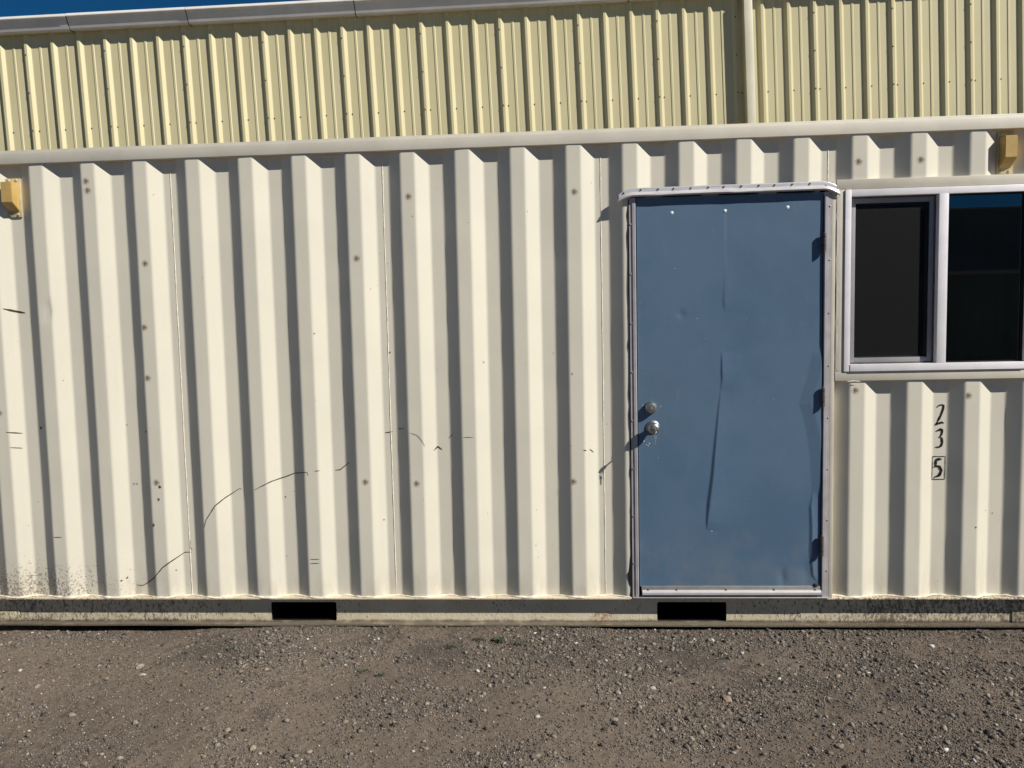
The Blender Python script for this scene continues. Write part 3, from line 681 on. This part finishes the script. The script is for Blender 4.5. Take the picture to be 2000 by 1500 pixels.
# knob, deadbolt
bm = bmesh.new(); bm_lathe(bm, (3.196, DY+.003, .884), (0, -1, 0), [(0, .0335), (.007, .0335), (.010, .030), (.013, .0165), (.026, .0145), (.033, .0200), (.042, .0265), (.053, .0285), (.062, .0265), (.068, .0205), (.0700, .012), (.0695, .0115)], 28)
part('knob', bm, M['chrome'], door, 40)
bm = bmesh.new(); bm_lathe(bm, (3.196, DY+.003, .884), (0, -1, 0), [(.0690, .0085), (.0722, .0085), (.0728, .006)], 16); part('lock_cylinder', bm, M['rivet'], door, 40)
bm = bmesh.new(); bm_lathe(bm, (3.187, DY+.003, .984), (0, -1, 0), [(0, .0315), (.006, .0315), (.026, .0280), (.034, .0240), (.0365, .0170), (.0368, .0125), (.035, .0120)], 28); part('deadbolt', bm, M['chrome'], door, 40)
bm = bmesh.new(); bm_lathe(bm, (3.187, DY+.003, .984), (0, -1, 0), [(.033, .0095), (.0380, .0095), (.0386, .007)], 16); part('lock_cylinder', bm, M['rivet'], door, 40)
# hinges: barrel of five knuckles with a pin cap, and a leaf
for z0, z1 in ((1.737, 1.829), (.976, 1.071), (.220, .320)):
    h = empty('hinge', (0, 0, 0)); h.parent = door; n = 5; hx, hy = 4.0330, -.0180
    for k in range(n):
        a = z0+(z1-z0)*k/n+.0006; b_ = z0+(z1-z0)*(k+1)/n-.0006
        bm = bmesh.new(); bm_lathe(bm, (hx, hy, a), (0, 0, 1), [(0, .0085), (b_-a, .0085)], 12); part('knuckle', bm, M['hinge'], h, 40)
    bm = bmesh.new(); bm_lathe(bm, (hx, hy, z1), (0, 0, 1), [(0, .0065), (.004, .006), (.006, .003)], 10); part('pin', bm, M['hinge'], h, 40)
    box('leaf', (hx-.002, hy, z0+.002), (hx+.002, .015, z1-.002), M['hinge'], h, bev=.0005)
# trim
trim = empty('door_trim', (0, 0, 0)); trim.parent = ROOT
def jamb(xa, xb, xc, xd, n_, zt):
    bm = bmesh.new(); bm_prism(bm, [(xa, .008), (xa, -.0045), (xb, -.0052), (xb+.0015, -.0095), (xc-.003, -.0105), (xc, -.0085), (xc, .038)][::1], 'z', .004, zt); part('jamb_strip', bm, M['alu'], trim)
    for k in range(n_):
        bm = bmesh.new(); bm_lathe(bm, ((xa+xb)/2, -.0050, .18+k*(1.72/(n_-1))), (0, -1, 0), [(-.001, .0042), (.0014, .0040), (.0026, .0022)], 8); part('rivet', bm, M['rivet'], trim, 40)
jamb(3.0860, 3.1010, 3.1180, 0, 8, 2.03)
def jamb_r():
    bm = bmesh.new(); bm_prism(bm, [(4.0365, .038), (4.0365, -.0085), (4.0395, -.0105), (4.0535, -.0100), (4.0550, -.0075), (4.0700, -.0070), (4.0700, .008)], 'z', .004, 2.03); part('jamb_strip', bm, M['alu'], trim)
    for k in range(8):
        bm = bmesh.new(); bm_lathe(bm, (4.0620, -.0076, .14+k*(1.82/7)), (0, -1, 0), [(-.001, .0042), (.0014, .0040), (.0026, .0022)], 8); part('rivet', bm, M['rivet'], trim, 40)
jamb_r()
# ragged black sealant beside the left strip
V, F = [], []; n = 150
for i in range(n+1):
    z = .004+2.02*i/n; w = .0045+.009*max(0, float(vnoise(z, 0, .16, 91)))+.010*max(0, float(vnoise(z, 2, .05, 92)))+.004*sst(.55, .2, z)+(.008 if .07 < z < .13 else 0)+(.009*max(0, 1-abs(z-.14)/.06))
    V += [(3.0864, -.0052, z), (3.0862-w, -.0040, z), (3.0862-w*1.05, .006, z)]
for i in range(n): b0 = i*3; F += [(b0, b0+1, b0+4, b0+3), (b0+1, b0+2, b0+5, b0+4)]
part('sealant', mesh('sealant', V, F, OFF), M['black'], trim)
# drip cap: bent sheet with curled ends
V, F = [], []; nu, nv = 110, 12
for i in range(nu+1):
    x = 3.030+(4.108-3.030)*i/nu; e = max(0, 1-(x-3.030)/.085, 1-(4.108-x)/.085); e2 = e*e
    rise = (x-3.03)*.004+.0022*float(vnoise(x, 0, .22, 95))
    for j in range(nv+1):
        t = j/nv
        if t < .42: y, z = -.0075-.002*t, 2.0775-.020*(t/.42)
        else:
            q = (t-.42)/.58; y, z = -.0085-.024*math.sin(min(q*1.9, 1.57))+.010*max(0, q-.8)/.2, 2.0575-.026*q
        y = -.0075+(y+.0075)*(1-.55*e2); z = z-.030*e2*t - .034*e2*(1-t)
        V.append((x, y+.0035*float(vnoise(x, t, .09, 96))*t, z+rise))
for i in range(nu):
    for j in range(nv): b0 = i*(nv+1)+j; F.append((b0, b0+nv+1, b0+nv+2, b0+1))
cap = part('drip_cap', mesh('drip_cap', V, F, OFF, 50), M['alu_br'], trim); md = cap.modifiers.new('thickness', 'SOLIDIFY'); md.thickness = .0016; md.offset = 1
for k in range(13):
    x = 3.062+k*.0815+.003*((k*7) % 3); bm = bmesh.new(); bm_lathe(bm, (x, -.0095, 2.0680+(x-3.03)*.004-(.013 if k in (0, 12) else 0)), (0, -1, 0), [(-.001, .0045), (.002, .0042), (.0036, .002)], 8); part('rivet', bm, M['hinge'], trim, 40)
# door sweep and sill
bm = bmesh.new(); bm_prism(bm, [(.012, .0155), (-.0135, .0155), (-.0185, .020), (-.0185, .031), (-.0140, .0385), (-.0080, .0415), (.012, .0415)], 'x', 3.135, 4.033); part('door_sweep', bm, M['alu_br'], door)
box('sweep_flange', (3.132, -.0055, .0420), (4.033, .010, .0600), M['trimdull'], door, bev=.001)
for x in (3.165, 3.31, 3.56, 3.80, 4.005):
    bm = bmesh.new(); bm_lathe(bm, (x, -.0085, .0420), (0, -1, 0), [(-.002, .005), (.003, .0045), (.005, .002)], 8); part('screw', bm, M['hinge'], door, 40)
box('sill_plate', (3.088, -.0165, .0005), (4.072, .03, .0045), M['alu'], trim, bev=.001)
bm = bmesh.new(); bm_box(bm, (4.004, -.012, .0605), (4.021, .002, .0745), .003); part('door_clip', bm, M['hinge'], door, 40)

# key left in the knob
key = empty('door_key', (3.196, DY+.003-.0728, .884+ZO)); tag(key, 'small metal key hanging from the knob lock of the blue door', 'key')
bm = bmesh.new(); bm_box(bm, (-.0012, -.022, -.004), (.0012, .0, .004), .0005); add('blade', bm_mesh('blade', bm), M['key'], key)
bm = bmesh.new(); bm_lathe(bm, (-.0013, -.030, -.001), (1, 0, 0), [(0, .0115), (.0026, .0115)], 16); add('bow', bm_mesh('bow', bm, smooth=40), M['key'], key)
bm = bmesh.new()
bm_tube(bm, [(.011*math.cos(a*6.283/18)*.35, -.034+.011*math.sin(a*6.283/18)*.35, -.020+.0115*math.cos(a*6.283/18)) for a in range(19)], .0011, 6); add('ring', bm_mesh('ring', bm, smooth=60), M['key'], key)
bm = bmesh.new(); bm_box(bm, (-.0028, -.036, -.073), (.0028, -.0342, -.045), .0008); bm_box(bm, (-.0060, -.036, -.0448), (.0060, -.0342, -.030), .0008); add('spare_key', bm_mesh('spare_key', bm), M['key'], key)

# ------------------------------------------------------------------ the warehouse behind
ex, ez, ey = look_axes(-0.06701727, -0.00418402, 0.03366571)
ORG = Vector((-3.64372576, 4.87374097, 3.79055559+ZO)); HS = 3.965
WH = empty('metal_warehouse', (0, 0, 0)); WH.matrix_world = Matrix.Translation(ORG-ez*HS) @ Matrix((ex, ey, ez)).transposed().to_4x4()
tag(WH, 'pale yellow ribbed metal warehouse with gutter rising behind the container', 'building')
RP, RH = .3048, .032
PROF = [(-.034, RH), (-.030, RH-.002), (-.004, .002), (0, 0), (.026, 0), (.030, .002), (.059, RH-.002), (.063, RH), (.146, RH), (.153, RH-.006), (.172, RH-.006), (.180, RH), (RP-.034, RH)]
prof3 = []
for r in range(3):
    for k, (a, b_) in enumerate(PROF):
        if k == len(PROF)-1 and r < 2: continue
        prof3.append((a+r*RP, b_))
WT = HS+1.20
nz = 2
V = [(a, b_, z) for z in (-1.1, WT) for a, b_ in prof3]; n = len(prof3)
SID = mesh('siding_panel', V, [(i, i+1, n+i+1, n+i) for i in range(n-1)])
for k in range(-13, 22):
    x = RP*(1+3*k)
    add('siding_panel', SID, M['siding'], WH, (x, 0 if k % 2 else .0006, 0))
b = bmesh.new()
for k in range(-6, 46):
    bm_lathe(b, (RP*k+.067, RH, HS), (0, -1, 0), [(-.001, .0098), (.004, .0094), (.007, .005)], 6)
    if (k-1) % 3 == 0:
        for dz in (0, .43, .86, -.43): bm_lathe(b, (RP*k+.007, .001, HS+dz), (0, -1, 0), [(-.001, .0098), (.004, .0094), (.007, .005)], 6)
tag(add('siding_screws', bm_mesh('siding_screws', b), M['screw'], WH), kind='stuff')
XA, XB = RP*(1-39), RP*(1+66)-.034
# gutter in sections
SE = [XA-.1, -8.6, -5.6, -2.15, .885, 2.245, 4.16, 7.3, 10.3, 13.3, 16.4, XB+.1]
GP_ = [(.028, HS+1.098), (-.040, HS+1.086), (-.052, HS+1.088), (-.062, HS+1.098), (-.114, HS+1.202), (-.131, HS+1.203), (-.136, HS+1.208), (-.137, HS+1.214), (-.134, HS+1.222), (-.122, HS+1.243), (-.108, HS+1.247), (-.100, HS+1.192), (-.056, HS+1.106), (.020, HS+1.108), (.020, HS+1.24), (.028, HS+1.24)]
GP_ = [(y-.016 if y < 0 else y, z-.004) for y, z in GP_]
for i in range(len(SE)-1):
    bm = bmesh.new(); bm_prism(bm, GP_, 'x', SE[i]+.0055, SE[i+1]-.0055); o = add('gutter_section', bm_mesh('gutter_section', bm), M['gutter'], WH, (0, -.0012*(i % 2), .0015*((i*5) % 3)))
    if 0 < i: 
        bm = bmesh.new(); bm_prism(bm, [(y+.006, z) for y, z in GP_[:7]]+[(-.115, HS+1.23), (.02, HS+1.12)], 'x', SE[i]-.0054, SE[i]+.0054); add('gutter_joint', bm_mesh('gutter_joint', bm), M['black'], WH)
# downspout with joint band and strap
bm = bmesh.new(); bm_box(bm, (8.612, -.100, .15), (8.712, -.002, HS+1.09), .010); add('downspout', bm_mesh('downspout', bm, smooth=40), M['spout'], WH)
bm = bmesh.new(); bm_box(bm, (8.609, -.103, 2.2), (8.715, -.001, 2.26), .004); add('downspout_strap', bm_mesh('downspout_strap', bm, smooth=40), M['spout'], WH)
def wbox(name, a, b_, mat):
    bm = bmesh.new(); bm_box(bm, a, b_); add(name, bm_mesh(name, bm), mat, WH)
wbox('end_wall', (XA-.04, .04, -1.1), (XA, 14, WT), M['siding']); wbox('end_wall', (XB, .04, -1.1), (XB+.04, 14, WT), M['siding']); wbox('rear_wall', (XA, 14.0, -1.1), (XB, 14.04, WT), M['siding'])
bm = bmesh.new(); bm_prism(bm, [(.030, WT+.012), (7, WT+.60), (14.2, WT+.012), (14.2, WT+.04), (7, WT+.63), (.030, WT+.04)], 'x', XA-.2, XB+.2); add('roof', bm_mesh('roof', bm), M['roof'], WH)

# ------------------------------------------------------------------ what the window glass mirrors, across the yard
def corr_box(name, label, cat, x0, x1, y0, y1, h, mat, pitch=.28, amp=.03):
    e = empty(name, ((x0+x1)/2, (y0+y1)/2, 0)); tag(e, label, cat); cx, cy = e.location.x, e.location.y
    V, F = [], []; x = x0; k = 0; pts = []
    while x < x1: pts.append((x, (0, 0, 1, 1)[k % 4]*amp)); x += pitch/4; k += 1
    for x, d in pts: V += [(x-cx, y1-d-cy, 0), (x-cx, y1-d-cy, h-.08)]
    F = [(2*i, 2*i+2, 2*i+3, 2*i+1) for i in range(len(pts)-1)]
    add('corrugated_wall', mesh('corrugated_wall', V, F), mat, e)
    for nm, a, b_ in (('top_rail', (x0-cx, y1-cy-.06, h-.0795), (x1-cx, y1-cy+.01, h)), ('end_wall', (x0-cx, y0-cy, 0), (x0-cx+.04, y1-cy-.05, h-.08)), ('end_wall', (x1-cx-.04, y0-cy, 0), (x1-cx, y1-cy-.05, h-.08)), ('rear_wall', (x0-cx, y0-cy, 0), (x1-cx, y0-cy+.04, h)), ('roof', (x0-cx, y0-cy+.05, h-.02), (x1-cx, y1-cy-.061, h+.01))):
        bm = bmesh.new(); bm_box(bm, a, b_); add(nm, bm_mesh(nm, bm), M['steel'] if nm == 'top_rail' else mat, e)
    return e
corr_box('storage_container', 'green storage container across the yard, mirrored dimly in the window', 'container', 8.4, 14.5, -16.4, -14.0, 2.6, M['yard'])
sh = corr_box('storage_shed', 'long grey shed across the yard, mirrored dimly in the window', 'building', 4.0, 34.0, -46, -34, 6.7, M['shed'], .6, .05)
